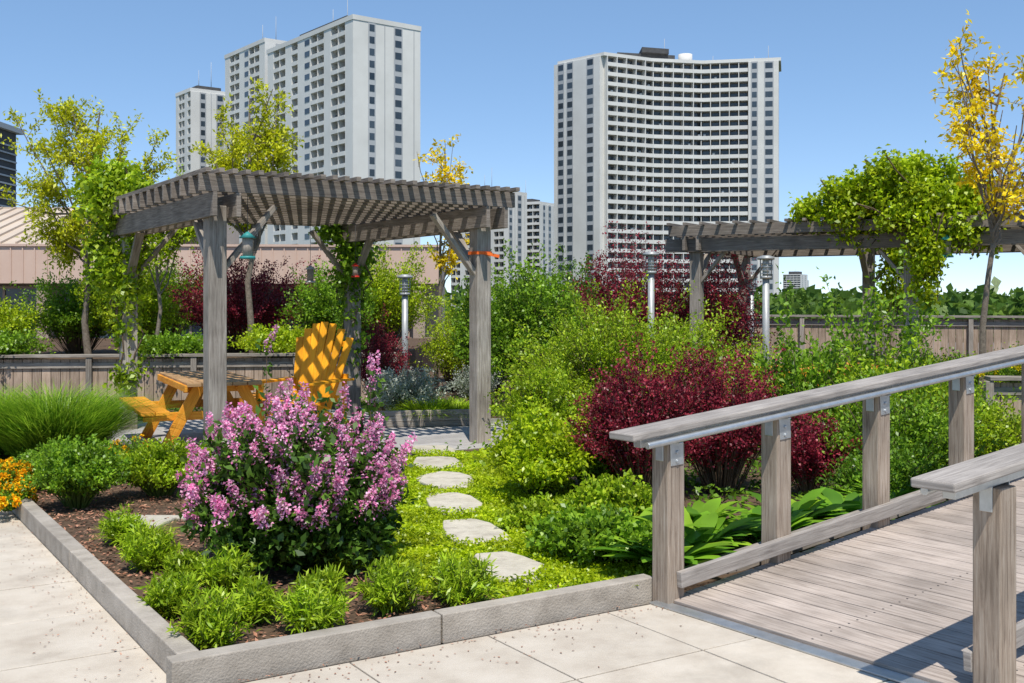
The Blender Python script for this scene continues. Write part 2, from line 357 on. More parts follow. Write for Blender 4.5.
# ground cover
gp=[(-.6,6.15),(-.05,5.95),(.35,6.0),(.62,6.16),(.85,6.35),(1.2,7),(1.0,8.5),(.5,9.5),(.3,11),(.05,12.0),(-1.35,11.6),(-1.15,9),(-.85,7)]
g=group('ground_cover_plants',(0,8,.05))
mb=MB(); mb.prism(gp,.045,.062); mb.build('mat_base',['gcbase'],g)
n=120000;x=rng.uniform(-1.5,1.4,n);y=rng.uniform(5.9,12.1,n);k=inpoly(x+.05*np.sin(y*9),y+.05*np.sin(x*11),gp)
for (sx,sy,rx,ry) in stones: k&=(((x-sx)/(rx*.93))**2+((y-sy)/(ry*.93))**2>1)
k&=rng.random(n)<np.clip(1.5-(y-5.9)/9,.4,1)
x=x[k];y=y[k]; hz=.5+.25*np.sin(x*7+np.sin(y*5)*2)+.25*np.sin(y*8+x*3)
C=np.stack([x,y,.06+.07*hz*rng.random(len(x))],1);D=rng.normal(size=(len(x),3))*[1,1,.4]+Z*.5
leaves('leaves',C,D,.028,.019,M['l_gc'],g)
# ---------------------------------------------------------------- ramp
R0=np.array([.898,6.144,0]);W_=np.array([.8,.6,0]);NN=np.array([.6,-.8,0]);SLP=.084
n=60000;x=rng.uniform(-7,10,n);y=rng.uniform(6.5,20,n)
k=(~inpoly(x,y,gp))&(~inpoly(x,y,poly))&(((x-R0[0])*NN[0]+(y-R0[1])*NN[1])<-.18)&(((x-A[0])*UU[0]+(y-A[1])*UU[1])>.15)
pa=(x-PL[0])*UU[0]+(y-PL[1])*UU[1];pb=(x-PL[0])*VV[0]+(y-PL[1])*VV[1]
k&=~((pa>-.95)&(pa<4.55)&(pb>-.45)&(pb<4.45)); k&=~((pa>3.9)&(pa<9.9)&(pb>.9)&(pb<2.1)); k&=y<16.4+.13*(x+13)
x=x[k];y=y[k]
C=np.stack([x,y,.06+.12*rng.random(len(x))*(.5+.5*np.sin(x*4+y*3))],1);D=rng.normal(size=(len(x),3))*[1,1,.4]+Z*.6
leaves('understory_plants',C,D,.06,.035,M['l_green'],None)
def rp(s,n,z): p=R0+W_*s+NN*n; return np.array([p[0],p[1],SLP*max(s,0)+z])
WD=nrm(np.array([.8,.6,SLP])); UPN=nrm(np.cross(NN,WD)); UPN=UPN if UPN[2]>0 else -UPN
g=group('boardwalk_ramp',tuple(R0)); mb=MB(); k=0; s=-.02
while s<7.6:
    a0=rp(s+.07,-.02+random.uniform(-.006,.006),.012); a1=rp(s+.07,1.93+random.uniform(-.006,.006),.012)
    mb.beam(a0,a1,.137,.034,0,tuple(UPN)); s+=.146
mb.build('deck_boards',['deck'],g,.004)
mb=MB(); s=-.02
while s<7.6:
    for n_ in(.05,.95,1.83):
        for e in(.035,.105): mb.cyl(rp(s+e,n_,.028),rp(s+e,n_,.0305),.006,.006,6)
    s+=.146
mb.build('deck_screws',['dark'],g)
mb=MB()
for n_ in(.0,.95,1.88): mb.beam(rp(.02,n_,-.07),rp(7.6,n_,-.07),.05,.12)
mb.beam(rp(.05,-.14,.05),rp(7.5,-.14,.05),.035,.13)
mb.build('stringers',['wood'],g,.003)
mb=MB(); q0=rp(-.075,-.06,.008);q1=rp(-.075,1.97,.008); mb.beam(q0,q1,.09,.01); mb.build('threshold_plate',['metal'],g,.002)
def rail(name,n_,ss,s0,s1,side):
    g=group(name,tuple(rp(s0,n_,0))); mb=MB()
    for s in ss: 
        p=rp(s,n_,0); mb.beam((p[0],p[1],p[2]-.12),(p[0],p[1],p[2]+.9),.13,.13,up=tuple(W_))
    mb.build('posts',['rail'],g,.008)
    mb=MB(); mb.beam(rp(s0,n_,.0)+Z*(.985 if s0>=0 else .985+SLP*s0),rp(s1,n_,.985),.20,.04,0,tuple(UPN)); mb.build('cap_board',['cap'],g,.008)
    mb=MB(); mb.beam(rp(s0+.12,n_+.0,0)+Z*(.935+SLP*min(s0+.12,0)),rp(s1,n_,.935),.06,.055,0,tuple(UPN))
    mb.cyl(rp(s0+.1,n_+.1*side,0)+Z*(.93+SLP*min(s0+.1,0)),rp(s1,n_+.1*side,.93),.019,.019,12)
    for s in ss:
        for e in(-1,1): 
            mb.beam(rp(s+e*.068,n_,.80),rp(s+e*.068,n_,.955),.06,.006,0,tuple(W_))
        mb.beam(rp(s-.05,n_+.068*side,.84),rp(s+.05,n_+.068*side,.84),.006,.13,0)
        mb.beam(rp(s,n_+.06*side,.905),rp(s,n_+.105*side,.905),.03,.008,0)
        for zz in(.80,.85): mb.cyl(rp(s,n_+.06*side,zz),rp(s,n_+.08*side,zz),.012,.012,8)
    mb.build('metal_channel_brackets',['metal'],g,.003)
    mb=MB(); mb.beam(rp(.0,n_+.085*side,.14),rp(s1,n_+.085*side,.14),.04,.09,0,tuple(UPN)); mb.build('lower_rail',['cap'],g,.005)
rail('boardwalk_railing',-.03,[0,.927,1.95,2.98,4.0,5.05,6.1],-.36,7.2,1)
rail('boardwalk_railing',1.86,[.07,1.1,2.1,3.1,4.1,5.1,6.1],-.40,7.2,-1)
# ---------------------------------------------------------------- pergolas
def pergola(name,o,u,v,lu,lv,posts,ov=.5,ou=.5,sp=.3,pz=2.52,pur=.13):
    o=np.array(o,float)
    def q(a,b,z): return o+u*a+v*b+Z*z
    g=group(name,tuple(o)); mb=MB()
    for a,b in posts:
        mb.beam(q(a,b,0),q(a,b,pz+.12),.185,.185,up=tuple(u))
    mb.build('posts',['wood'],g,.01)
    mb=MB()
    for a in(0,lu):
        for e in(-.118,.118): mb.beam(q(a+e,-ov,pz+.11),q(a+e,lv+ov,pz+.11),.048,.235)
    mb.build('main_beams',['wood_dk'],g,.006)
    mb=MB()
    for a,b in posts:
        sa=1 if a<lu/2 else -1; sb=1 if b<lv/2 else -1
        mb.beam(q(a+sa*.05,b,pz-.55),q(a+sa*.62,b,pz+.14),.05,.10,up=tuple(v)); mb.beam(q(a,b+sb*.05,pz-.55),q(a,b+sb*.6,pz+.02),.05,.10,up=tuple(u))
    mb.build('knee_braces',['wood'],g,.005)
    mb=MB(); n=int((lv+2*ov-.1)/sp)+1; zz=pz+.232
    for i in range(n):
        b=-ov+.06+i*(lv+2*ov-.12)/(n-1)
        mb.beam(q(-ou,b,zz+.085),q(lu+ou,b,zz+.085),.045,.17)
    mb.build('rafters',['wood_dk'],g,.005)
    mb=MB(); a=-ou+.05
    while a<lu+ou:
        mb.beam(q(a,-ov-.10,zz+.195),q(a,lv+ov+.10,zz+.195),.052,.045); a+=pur
    mb.build('slats',['wood_dk'],g,.003)
    return g
pergola('pergola',PL,UU,VV,3.09,3.53,[(0,0),(3.09,0),(0,3.53),(3.09,3.53)],.38,.26)
a2=np.array([.865,-.5,0]);b2=np.array([.5,.865,0])
pg2=pergola('pergola',(3.07,18.2,0),a2,b2,6.2,2.5,[(0,0),(3.4,0),(6.2,0),(0,2.5),(2.25,2.5),(5.2,2.5)],.3,.4,.32,2.52,.28)
mb=MB()
o2=np.array([3.07,18.2,0])
for b in(-.13,2.63): mb.beam(o2+a2*-.5+b2*b+Z*2.6,o2+a2*6.6+b2*b+Z*2.6,.048,.22)
mb.build('header_beams',['wood_dk'],pg2,.006)
# ---------------------------------------------------------------- picnic table, chair
def place(x,y,ang,z=.062): return Matrix.Translation((x,y,z))@Matrix.Rotation(ang,4,'Z')
def ptable(x,y,ang,top):
    T=place(x,y,ang); g=group('picnic_table',(x,y,.06))
    mb=MB()
    for i in range(5): mb.beam((-1.0,-.32+i*.16,.74),(1.0,-.32+i*.16,.74),.15,.04)
    mb.build('table_top',[top],g,.004,T)
    mb=MB()
    for sd in(-1,1):
        for k in(0,1): mb.beam((-1.0,sd*(.64+k*.15),.45),(1.0,sd*(.64+k*.15),.45),.14,.04)
    mb.build('benches',['orange'],g,.004,T)
    mb=MB()
    for xx in(-.72,.72):
        for sd in(-1,1): mb.beam((xx,sd*.22,.715),(xx,sd*.60,.0),.045,.12,up=(0,1,0))
        mb.beam((xx+.046,-.8,.385),(xx+.046,.8,.385),.045,.09); mb.beam((xx+.046,-.38,.675),(xx+.046,.38,.675),.045,.08)
        mb.beam((xx*.93,0,.40),(xx*.3,0,.70),.045,.08)
    mb.beam((-1,-.405,.70),(1,-.405,.70),.03,.07); mb.beam((-1,.405,.70),(1,.405,.70),.03,.07)
    mb.build('a_frame_legs',['orange'],g,.004,T)
ptable(-3.5,12.6,math.atan2(VV[1],VV[0])-.12,'brown')
ptable(4.1,14.6,.5,'orange')
CH=place(-2.50,13.1,math.radians(-112))@Matrix.Scale(1.12,4); g=group('adirondack_chair',(-2.50,13.1,.06))
mb=MB()
for i in range(7):
    f=(i-3)/3; top=1.22-.17*f*f; mb.beam((-.16,f*.2,.30),(-.44,f*.32,top),.088,.02,up=(1,0,0.3))
for i in range(6): mb.beam((.38-i*.095,-.27,.40-i*.02),(.38-i*.095,.27,.40-i*.02),.085,.02)
for sd in(-1,1):
    mb.beam((.36,sd*.3,0),(.36,sd*.3,.58),.10,.03,up=(0,1,0)); mb.beam((.44,sd*.33,.6),(-.4,sd*.33,.6),.13,.024)
    mb.beam((.38,sd*.265,.36),(-.55,sd*.265,.05),.03,.12); mb.beam((-.35,sd*.3,.05),(-.35,sd*.3,.59),.06,.03,up=(0,1,0))
mb.beam((-.36,-.34,.62),(-.36,.34,.62),.03,.08); mb.beam((-.235,-.3,.4),(-.235,.3,.4),.03,.07); mb.beam((-.43,-.28,.98),(-.43,.28,.98),.025,.06)
mb.build('chair_frame',['yelchair'],g,.004,CH)
# ---------------------------------------------------------------- lamps, feeders
def lamp(x,y,zt):
    g=group('garden_lamp_post',(x,y,0)); mb=MB()
    mb.cyl((x,y,0),(x,y,zt-.32),.052,.05,14); mb.cyl((x,y,0.04),(x,y,.1),.1,.1,14); mb.cyl((x,y,zt-.34),(x,y,zt-.30),.085,.085,14)
    for k in range(4):
        mb.cyl((x,y,zt-.27+k*.05),(x,y,zt-.26+k*.05),.095,.06,14)
    mb.cyl((x,y,zt-.06),(x,y,zt-.02),.125,.125,16); mb.cyl((x,y,zt-.02),(x,y,zt),.125,.05,16)
    for k in range(4):
        t=k*math.pi/2; mb.cyl((x+.08*math.cos(t),y+.08*math.sin(t),zt-.31),(x+.08*math.cos(t),y+.08*math.sin(t),zt-.05),.008,.008,6)
    mb.build('lamp_body',['lampm'],g)
    mb=MB(); mb.cyl((x,y,zt-.3),(x,y,zt-.06),.05,.05,12); mb.build('lamp_glass',['conc'],g)
lamp(-1.76,18,2.12); lamp(2.16,17,2.45); lamp(2.05,22,2.2); lamp(3.71,16,2.35); lamp(4.7,21.5,2.2)
def feeder(name,x,y,z,hang,body,s=1.):
    g=group(name,(x,y,z)); mb=MB()
    mb.cyl((x,y,z),(x,y,z+hang),.003,.003,5,1); mb.cyl((x,y,z-.04*s),(x,y,z+.03*s),.1*s,.01*s,12,0)
    mb.cyl((x,y,z-.24*s),(x,y,z-.04*s),.055*s,.06*s,12,2); mb.cyl((x,y,z-.27*s),(x,y,z-.24*s),.09*s,.085*s,12,0)
    mb.cyl((x-.1*s,y,z-.2*s),(x+.1*s,y,z-.2*s),.005,.005,5,1)
    mb.build('feeder_body',[body,'dark','wood'],g)
feeder('bird_feeder',-2.62,10.85,2.35,.38,'teal',.9); feeder('bird_feeder',-2.45,13.3,2.1,.5,'lampm',.7); feeder('bird_feeder',6.35,16.0,2.62,.3,'teal',1.1)
q=pg(.72,3.0); feeder('hummingbird_feeder',q[0]+2.0,q[1],2.15,.5,'red',.6)
mb=MB(); pr=pg(3.09,0)
for dv in(-.097,.097): mb.box(pr+VV*dv+Z*2.24,UU,VV,Z,.1,.004,.018)
for du in(-.097,.097): mb.box(pr+UU*du+Z*2.24,VV,UU,Z,.1,.004,.018)
mb.beam(pr+VV*-.105+Z*2.24,pr+VV*-.16+UU*.16+Z*2.2,.008,.035)
mb.build('orange_ribbon',['orangecl'])
# ---------------------------------------------------------------- retaining planter walls, fences
def boardwall(name,p0,p1,z1,bw=.14,cap=True,mat='fence',z0=0,posts=True):
    p0=np.array([*p0,0.]);p1=np.array([*p1,0.]);L=np.linalg.norm(p1-p0);d=(p1-p0)/L;nn=np.cross(d,Z)
    g=group(name,tuple(p0)); mb=MB(); n=int(L/bw)
    for i in range(n):
        c=p0+d*(i+.5)*L/n; mb.beam(c+Z*z0,c+Z*(z1-.05),.028,L/n-.008,up=tuple(d))
    mb.build('boards',[mat],g,.003)
    mb=MB()
    if cap: mb.beam(p0+Z*z1,p1+Z*z1,.24,.045)
    if posts:
        k=int(L/1.8)+1
        for i in range(k+1): 
            c=p0+d*L*i/k+nn*.06; mb.beam(c,c+Z*(z1-.03),.09,.09,up=tuple(d))
    mb.beam(p0+nn*.03+Z*(z1-.15),p1+nn*.03+Z*(z1-.15),.03,.09)
    mb.build('frame',['wood'],g,.005)
boardwall('planter_retaining_wall',(-13,16.45),(-1.9,17.9),.82)
mb=MB(); mb.prism([(-13,16.55),(-1.9,18),(-1.9,27.5),(-14,27.5)],.04,.74); mb.build('raised_soil',['soil'])
boardwall('planter_retaining_wall',(5.6,12.9),(11,12.2),.78)
boardwall('wooden_fence',(4.6,23.8),(14,20.6),1.36)
boardwall('wooden_fence',(-1.5,25.5),(4.5,23.8),1.2)
mb=MB()
for k in range(3): mb.beam((-1.75,14.05,.10+k*.07),(-.55,14.3,.10+k*.07),.06,.066)
mb.beam((-1.75,14.1,.1),(-1.9,14.7,.1),.05,.2); mb.beam((-.57,14.35,.1),(-.75,14.95,.1),.05,.2)
mb.build('low_planter_box',['wood'],None,.004)
# ---------------------------------------------------------------- low tan building
g=group('low_tan_building',(-10,28,0)); mb=MB()
p0=np.array([-24,27.6,0]);p1=np.array([-1.9,28.6,0]);d=nrm(p1-p0);nn=np.cross(d,Z);bk=-nn
mb.prism([(p0[0]+bk[0]*.5,p0[1]+bk[1]*.5),(p1[0]+bk[0]*.5,p1[1]+bk[1]*.5),(p1[0]+bk[0]*9,p1[1]+bk[1]*9),(p0[0]+bk[0]*9,p0[1]+bk[1]*9)],-.04,2.9)
mb.build('walls',['stucco'],g)
mb=MB(); mb.beam(p0+Z*2.6,p1+Z*2.6,.5,.95)
Ln=np.linalg.norm(p1-p0);k=int(Ln/.3)
for i in range(k): c=p0+d*(i+.5)*.3+nn*.26; mb.beam(c+Z*2.13,c+Z*3.07,.03,.03,up=tuple(d))
mb.beam(p0+Z*3.1,p1+Z*3.1,.6,.06)
mb.build('fascia_band',['tan'],g)
mb=MB(); q1=p0+d*15.2
r0=p0+Z*3.14;r1=q1+Z*3.14;r2=q1+bk*5+Z*4.45;r3=p0+bk*5+Z*4.45
mb.v+= [tuple(r) for r in(r0,r1,r2,r3)]+[tuple(r-Z*.1) for r in (r0,r1,r2,r3)]
for f in((0,1,2,3),(0,4,5,1),(1,5,6,2),(2,6,7,3),(3,7,4,0)): mb.f.append(f);mb.m.append(0);mb.sm.append(False);mb.uv+=[(0,0)]*4
for i in range(38): c=p0+d*(i+.2)*.4; mb.beam(c+Z*3.17,c+bk*5+Z*4.48,.04,.06)
mb.prism([(r2[0],r2[1]),(r3[0],r3[1]),(r3[0],r3[1]+3),(r2[0],r2[1]+3)],3,4.5)
mb.build('sloped_roof',['tanroof'],g)
mb=MB()
for i in range(9):
    c=p0+d*(1.2+i*2.4)+bk*.48; mb.beam(c+Z*1.1-d*.85,c+Z*1.1+d*.85,.06,1.8)
mb.build('windows',['glass'],g)
mb=MB()
for i in range(10):
    c=p0+d*(i*2.4); mb.beam(c,c+Z*2.12,.3,.3,up=tuple(d))
for i in range(9):
    c=p0+d*(1.2+i*2.4)+bk*.44
    for e in(-.9,0,.9): mb.beam(c+d*e+Z*.2,c+d*e+Z*2.0,.05,.06,up=tuple(d))
    mb.beam(c-d*.9+Z*2.03,c+d*.9+Z*2.03,.06,.06)
mb.build('columns_and_frames',['stucco'],g)
g=group('dark_penthouse_building',(-22,40,0)); mb=MB(); mb.abox(-34,-19.7,38,43.5,0,8.3,0); mb.abox(-34,-19.5,37.7,43.8,8.3,8.5,1)
for k in range(12): mb.abox(-34,-19.62,37.9,37.95,4.4+k*.3,4.5+k*.3,1)
for k in range(12): mb.abox(-19.66,-19.62,38.1,43.4,4.4+k*.3,4.46+k*.3,1)
mb.build('body',['roofdk','conc2'],g)
# ---------------------------------------------------------------- towers
def fwin(mb,p0,p1,z0,nf,fh,cols,ww,wh,mi):
    d=p1-p0;L=np.linalg.norm(d);d=d/L;n=np.cross(d,Z)
    for f in range(nf):
        for c in cols:
            q=p0+d*L*c+n*.09+Z*(z0+f*fh+fh*.55); mb.box(q,d,n,Z,ww/2,.06,wh/2,mi)
def fbalc(mb,p0,p1,z0,nf,fh,depth,pat,conc=0,inner=2,glass=1,ph=1.0):
    d=p1-p0;L=np.linalg.norm(d);d=d/L;n=np.cross(d,Z); nb=len(pat);bw=L/nb; H=nf*fh
    for i,t in enumerate(pat):
        c=p0+d*bw*(i+.5)
        if t=='w':
            mb.box(c+n*depth/2+Z*(z0+H/2),d,n,Z,bw/2,depth/2+.02,H/2,conc)
        elif t=='g':
            mb.box(c+n*depth/2+Z*(z0+H/2),d,n,Z,bw/2,depth/2+.02,H/2,conc)
            for f in range(nf): mb.box(c+n*(depth+.05)+Z*(z0+f*fh+fh*.58),d,n,Z,bw*.36,.05,.62,glass)
        else:
            mb.box(p0+d*bw*i+n*depth/2+Z*(z0+H/2),d,n,Z,.1,depth/2-.02,H/2,conc)
            for f in range(nf):
                z=z0+f*fh
                mb.box(c+n*(depth/2+.02)+Z*(z+.08),d,n,Z,bw/2-.1,depth/2+.02,.09,conc)
                mb.box(c+n*(depth-.02)+Z*(z+.17+ph/2),d,n,Z,bw/2-.1,.06,ph/2,conc)
                mb.box(c+n*.04+Z*(z+1.3),d,n,Z,bw*.36,.04,.95,glass)
                if random.random()<.25: mb.box(c+d*random.uniform(-.3,.3)*bw+n*.7+Z*(z+.9),d,n,Z,.3,.3,.7,random.choice([inner,glass,conc]))
def P3(x,y): return np.array([x,y,0.])
def slab(name,c0,dl,ll,lw,z1,fh,patl,ztop=2.5,endcols=((.27,1.3),(.66,1.7)),z0=-12):
    dl=nrm(P3(*dl)); dr=np.cross(dl,Z); dr=dr if dr[0]>0 else -dr
    N=P3(*c0);Lf=N+dl*ll;Rt=N+dr*lw;Bk=Lf+dr*lw; nf=int((z1-z0)/fh); z1=z0+nf*fh
    g=group(name,(N[0],N[1],z0)); mb=MB(); dep=1.6; n=np.cross(nrm(N-Lf),Z)
    I0=Lf-n*dep;I1=N-n*dep
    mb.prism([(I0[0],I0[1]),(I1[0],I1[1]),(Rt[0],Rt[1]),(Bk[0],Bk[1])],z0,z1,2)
    fbalc(mb,I0,I1,z0,nf,fh,dep,patl,ph=.8)
    d=nrm(Rt-N);n2=np.cross(d,Z);H=z1-z0
    mb.box((N+Rt)/2+n2*.15+Z*(z0+H/2),d,n2,Z,lw/2,.15,H/2,0)
    e=N+n2*.3;e2=Rt+n2*.3
    for c,w in endcols:
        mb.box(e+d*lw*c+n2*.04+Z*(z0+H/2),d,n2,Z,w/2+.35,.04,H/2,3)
        fwin(mb,e,e2,z0,nf,fh,[c],w,1.5,1)
    for c in(.46,.9): mb.box(e+d*lw*c+n2*.03+Z*(z0+H/2),d,n2,Z,.10,.03,H/2,3)
    C=(N+Lf+Rt+Bk)/4
    mb.prism([tuple((p+(p-C)*.02)[:2]) for p in(Lf,N,Rt,Bk)],z1,z1+1.1,0)
    if ztop>0:
        mb.prism([tuple((C+(p-C)*.55)[:2]) for p in(Lf,N,Rt,Bk)],z1+1.1,z1+1.1+ztop,4)
        for k in range(2): mb.cyl(C+Z*(z1+2)+d*(k*4-2),C+Z*(z1+8+k*3)+d*(k*4-2),.12,.06,5,3)
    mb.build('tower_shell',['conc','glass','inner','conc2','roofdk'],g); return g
slab('apartment_tower',(-36,247),(-27,35),44,18,65,2.75,'wbbwbwgbbwbbw')
slab('apartment_tower',(-66,292),(-27,35),26,15,73,2.75,'wbbwgbbw',1.5)
slab('apartment_tower',(-97.5,332),(-27,35),12,14,66.5,2.75,'wbbwb',1.5)
slab('apartment_tower',(-3,395),(-30,25),26,13,42,2.75,'bbwbbgbbwbb',1.5)
slab('apartment_tower',(11,440),(-20,12),22,12,42,2.75,'bbbgbbb',1.5)
slab('apartment_tower',(395,1500),(-20,12),24,34,38,3,'bbbbb',4)
slab('apartment_tower',(425,1600),(-20,12),20,30,30,3,'bbbbb',3)
z0=-12;fh=2.67;nf=30;z1=z0+nf*fh
F=[P3(13.2,311),P3(25.2,299),P3(39,306.5),P3(53.5,309.5),P3(66.2,307),P3(74.3,305.5)]
g=group('apartment_tower',(45,310,z0)); mb=MB(); dep=1.7
bk=[P3(78,320),P3(66,330),P3(40,332),P3(18,325)]
mb.prism([tuple(p[:2]) for p in F+bk],z0,z1,2)
for i in (1,2,3): fbalc(mb,F[i],F[i+1],z0,nf,fh,dep,'bbbbb',ph=.85)
H=z1-z0
for a,b,cols in((F[0],F[1],((.16,1.8),(.36,1.8),(.8,2.0))),(F[4],F[5],((.2,1.3),(.68,2.0)))):
    d=nrm(b-a);n=np.cross(d,Z);L=np.linalg.norm(b-a)
    mb.box((a+b)/2+n*(dep/2+.1)+Z*(z0+H/2),d,n,Z,L/2,dep/2+.1,H/2,0)
    for c,w in cols:
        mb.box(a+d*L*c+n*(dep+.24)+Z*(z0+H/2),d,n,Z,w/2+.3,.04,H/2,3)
        fwin(mb,a+n*(dep+.2),b+n*(dep+.2),z0,nf,fh,[c],w,1.5,1)
C=sum(F+bk)/len(F+bk)
mb.prism([tuple((C+(p-C)*1.01+np.array([0,-1.8,0]))[:2]) for p in F+bk],z1,z1+.9,0)
mb.prism([(30,312),(47,316),(47,326),(30,324)],z1+.9,z1+4.2,4)
mb.prism([(37,311.5),(45,314),(45,322),(37,322)],z1+4.2,z1+5.6,4)
mb.cyl((50,316,z1+.9),(50,316,z1+4.4),2,2,14,0)
for xx,hh in((44,9),(58,4),(70,4),(74,7)): mb.cyl((xx,316,z1+.9),(xx,316,z1+hh),.12,.06,5,3)
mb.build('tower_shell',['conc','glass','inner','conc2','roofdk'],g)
n=420; cx=rng.uniform(-140,260,n);cy=rng.uniform(150,290,n);hh=rng.uniform(11,16.5,n)
C=[];
for i in range(n):
    m=70;d=rdir(m)*np.array([4,4,4.2])*rng.uniform(.6,1,(m,1)); C.append(np.array([cx[i],cy[i],-12+hh[i]-4])+d)
C=np.concatenate(C); leaves('distant_trees',C,rng.normal(size=C.shape),1.9,1.5,M['l_far'],None)
n=500; cx=rng.uniform(-300,900,n);cy=rng.uniform(500,1400,n); C=[]
for i in range(n):
    m=24;d=rdir(m)*np.array([12,12,6])*rng.uniform(.6,1,(m,1)); C.append(np.array([cx[i],cy[i],-1])+d)
C=np.concatenate(C); leaves('distant_trees',C,rng.normal(size=C.shape),6,5,M['l_far'],None)
# ---------------------------------------------------------------- garden plants
shrub('lilac_bush',-1.33,6.8,.05,.68,.62,.98,460,78,.06,.038,'lilac',arch=.1,jit=.035,t0=.12,flower=('f_lilac',.78,100,.15,.05,.021),spiky=.16,fd=.34,low=.6,lump=.14)
shrub('lilac_bush',-1.58,6.95,.05,.10,.2,1.3,7,40,.055,.035,'lilac',arch=.03,jit=.03,t0=.4,flower=('f_lilac',.9,90,.14,.038,.018),spiky=.2,fd=.4)
shrub('lilac_bush',-.92,7.1,.05,.10,.2,1.15,8,40,.055,.035,'lilac',arch=.03,jit=.03,t0=.4,flower=('f_lilac',.9,90,.14,.038,.018),spiky=.2,fd=.4)
tf=[(225,583,.24,.28),(150,558,.24,.27),(172,603,.2,.22),(212,636,.23,.26),(255,610,.19,.22),(312,622,.24,.26),(393,600,.24,.28),(462,592,.26,.27),(123,532,.2,.24),(185,575,.17,.2),(322,590,.18,.17),(345,560,.2,.2)]
for px,py,r,h in tf:
    Y=1807/(py+12-300);X=(px-512)/1095*Y
    shrub('tarragon_plant',X,Y,.05,r*.75,r*.75,h,60,36,.055,.012,'tuft','gstem',arch=.02,jit=.010,t0=.1,spiky=.25,lump=.1)
grass_clump('ornamental_grass',-4.75,11.4,.05,1.1,1.2,5600,'l_grass',.012,.42,.85)
grass_clump('ornamental_grass',-5.7,11.9,.05,1.0,1.1,3200,'l_grass',.012,.42,.85)
shrub('euphorbia_mound',-3.45,8.7,.05,.40,.42,.56,180,70,.035,.02,'mid','gstem',jit=.018,t0=.3,spiky=.05,lump=.08)
shrub('euphorbia_mound',-2.95,9.2,.05,.45,.4,.48,150,60,.035,.02,'spirea','gstem',jit=.018,t0=.3,spiky=.05,lump=.1)
shrub('euphorbia_mound',-4.0,9.6,.05,.4,.4,.4,110,60,.035,.02,'mid','gstem',jit=.018,t0=.3,spiky=.05,lump=.1)
shrub('euphorbia_mound',-2.6,9.9,.05,.4,.4,.4,110,60,.035,.02,'mid','gstem',jit=.018,t0=.3,spiky=.05,lump=.1)
shrub('wallflower_plant',-4.35,9.2,.05,.36,.4,.28,90,40,.03,.015,'mid','gstem',jit=.02,flower=('f_orange',.8,30,.04,.035,.026))
shrub('wallflower_plant',-3.95,8.6,.05,.2,.25,.2,50,40,.03,.015,'mid','gstem',jit=.02,flower=('f_orange',.8,30,.04,.035,.026))
shrub('wallflower_plant',-3.6,10.4,.05,.25,.25,.35,40,40,.03,.015,'mid','gstem',jit=.02,flower=('f_orange',.5,16,.04,.03,.02))
mb=MB()
for q in((-2.75,8.1),(-2.3,8.35)): mb.prism([(q[0]-.22,q[1]-.15),(q[0]+.2,q[1]-.2),(q[0]+.24,q[1]+.18),(q[0]-.18,q[1]+.2)],.03,.075)
mb.build('flat_stone',['stone'],None,.012)
grass_clump('day_lily_plant',-2.5,7.35,.05,.3,.3,200,'l_tuft',.014,.5,.9)
shrub('cranesbill_mound',.52,6.95,.05,.40,.4,.30,130,60,.04,.03,'mid','gstem',jit=.02,spiky=.05,lump=.15)
shrub('cranesbill_mound',.72,7.7,.05,.35,.35,.40,110,60,.04,.03,'spirea','gstem',jit=.02,spiky=.05,lump=.15)
shrub('cranesbill_mound',.25,7.9,.05,.3,.35,.2,60,40,.04,.03,'spirea','gstem',jit=.02,spiky=.05,lump=.15)
shrub('dogwood_shrub',.25,9.1,.05,.5,.5,.72,150,70,.05,.03,'lime','gstem',jit=.03,spiky=.25)
shrub('dogwood_shrub',.75,9.6,.05,.45,.45,.6,90,60,.05,.03,'mid',jit=.03,spiky=.25)
shrub('barberry_shrub',1.08,9.15,.05,.60,.5,1.25,240,85,.028,.02,'barb',jit=.025,arch=.12,spiky=.4)
shrub('barberry_shrub',1.80,9.4,.05,.64,.55,1.3,260,85,.028,.02,'barb',jit=.025,arch=.12,spiky=.4)
shrub('barberry_shrub',2.5,9.2,.05,.34,.35,.72,100,70,.028,.02,'barb',jit=.025,arch=.12,spiky=.35)
shrub('barberry_shrub',-1.95,16.2,.05,.45,.4,1.35,150,60,.03,.022,'barb',jit=.03)
shrub('barberry_shrub',2.0,18.8,.05,1.0,.9,2.8,300,75,.045,.03,'barb',jit=.05,spiky=.25)
shrub('barberry_shrub',3.5,19.4,.05,1.0,.9,2.6,260,75,.045,.03,'barb',jit=.05,spiky=.25)
shrub('barberry_shrub',-5.0,20.2,.7,1.4,1,1.9,300,70,.045,.03,'barb',jit=.04,spiky=.3)
shrub('spirea_shrub',1.15,12.9,.05,1.2,1.0,1.6,390,90,.045,.023,'spirea',jit=.035,arch=.14,spiky=.45)
shrub('spirea_shrub',.35,11.6,.05,.5,.5,.95,140,70,.045,.023,'spirea',jit=.03,arch=.14,spiky=.4)
shrub('viburnum_shrub',.30,15.8,.05,.8,.8,2.3,260,80,.06,.038,'mid',jit=.045,spiky=.35)
shrub('viburnum_shrub',-.35,18.5,.05,.8,.8,2.1,190,70,.06,.038,'mid',jit=.04,spiky=.3)
shrub('viburnum_shrub',1.1,20.5,.05,1.1,.8,2.5,200,70,.06,.038,'green',jit=.04,spiky=.3)
shrub('spirea_shrub',-1.0,19.8,.05,.8,.8,1.5,160,60,.045,.025,'lime',jit=.04)
shrub('silver_artemisia',-1.5,15.0,.05,.5,.4,.75,150,70,.045,.02,'silver','gstem',jit=.03)
shrub('silver_artemisia',-.55,17.0,.05,.4,.35,.7,80,60,.035,.015,'silver','gstem',jit=.03)
grass_clump('ornamental_grass',-1.1,14.6,.1,.6,.55,1100,'l_tuft',.014,.5,1.2)
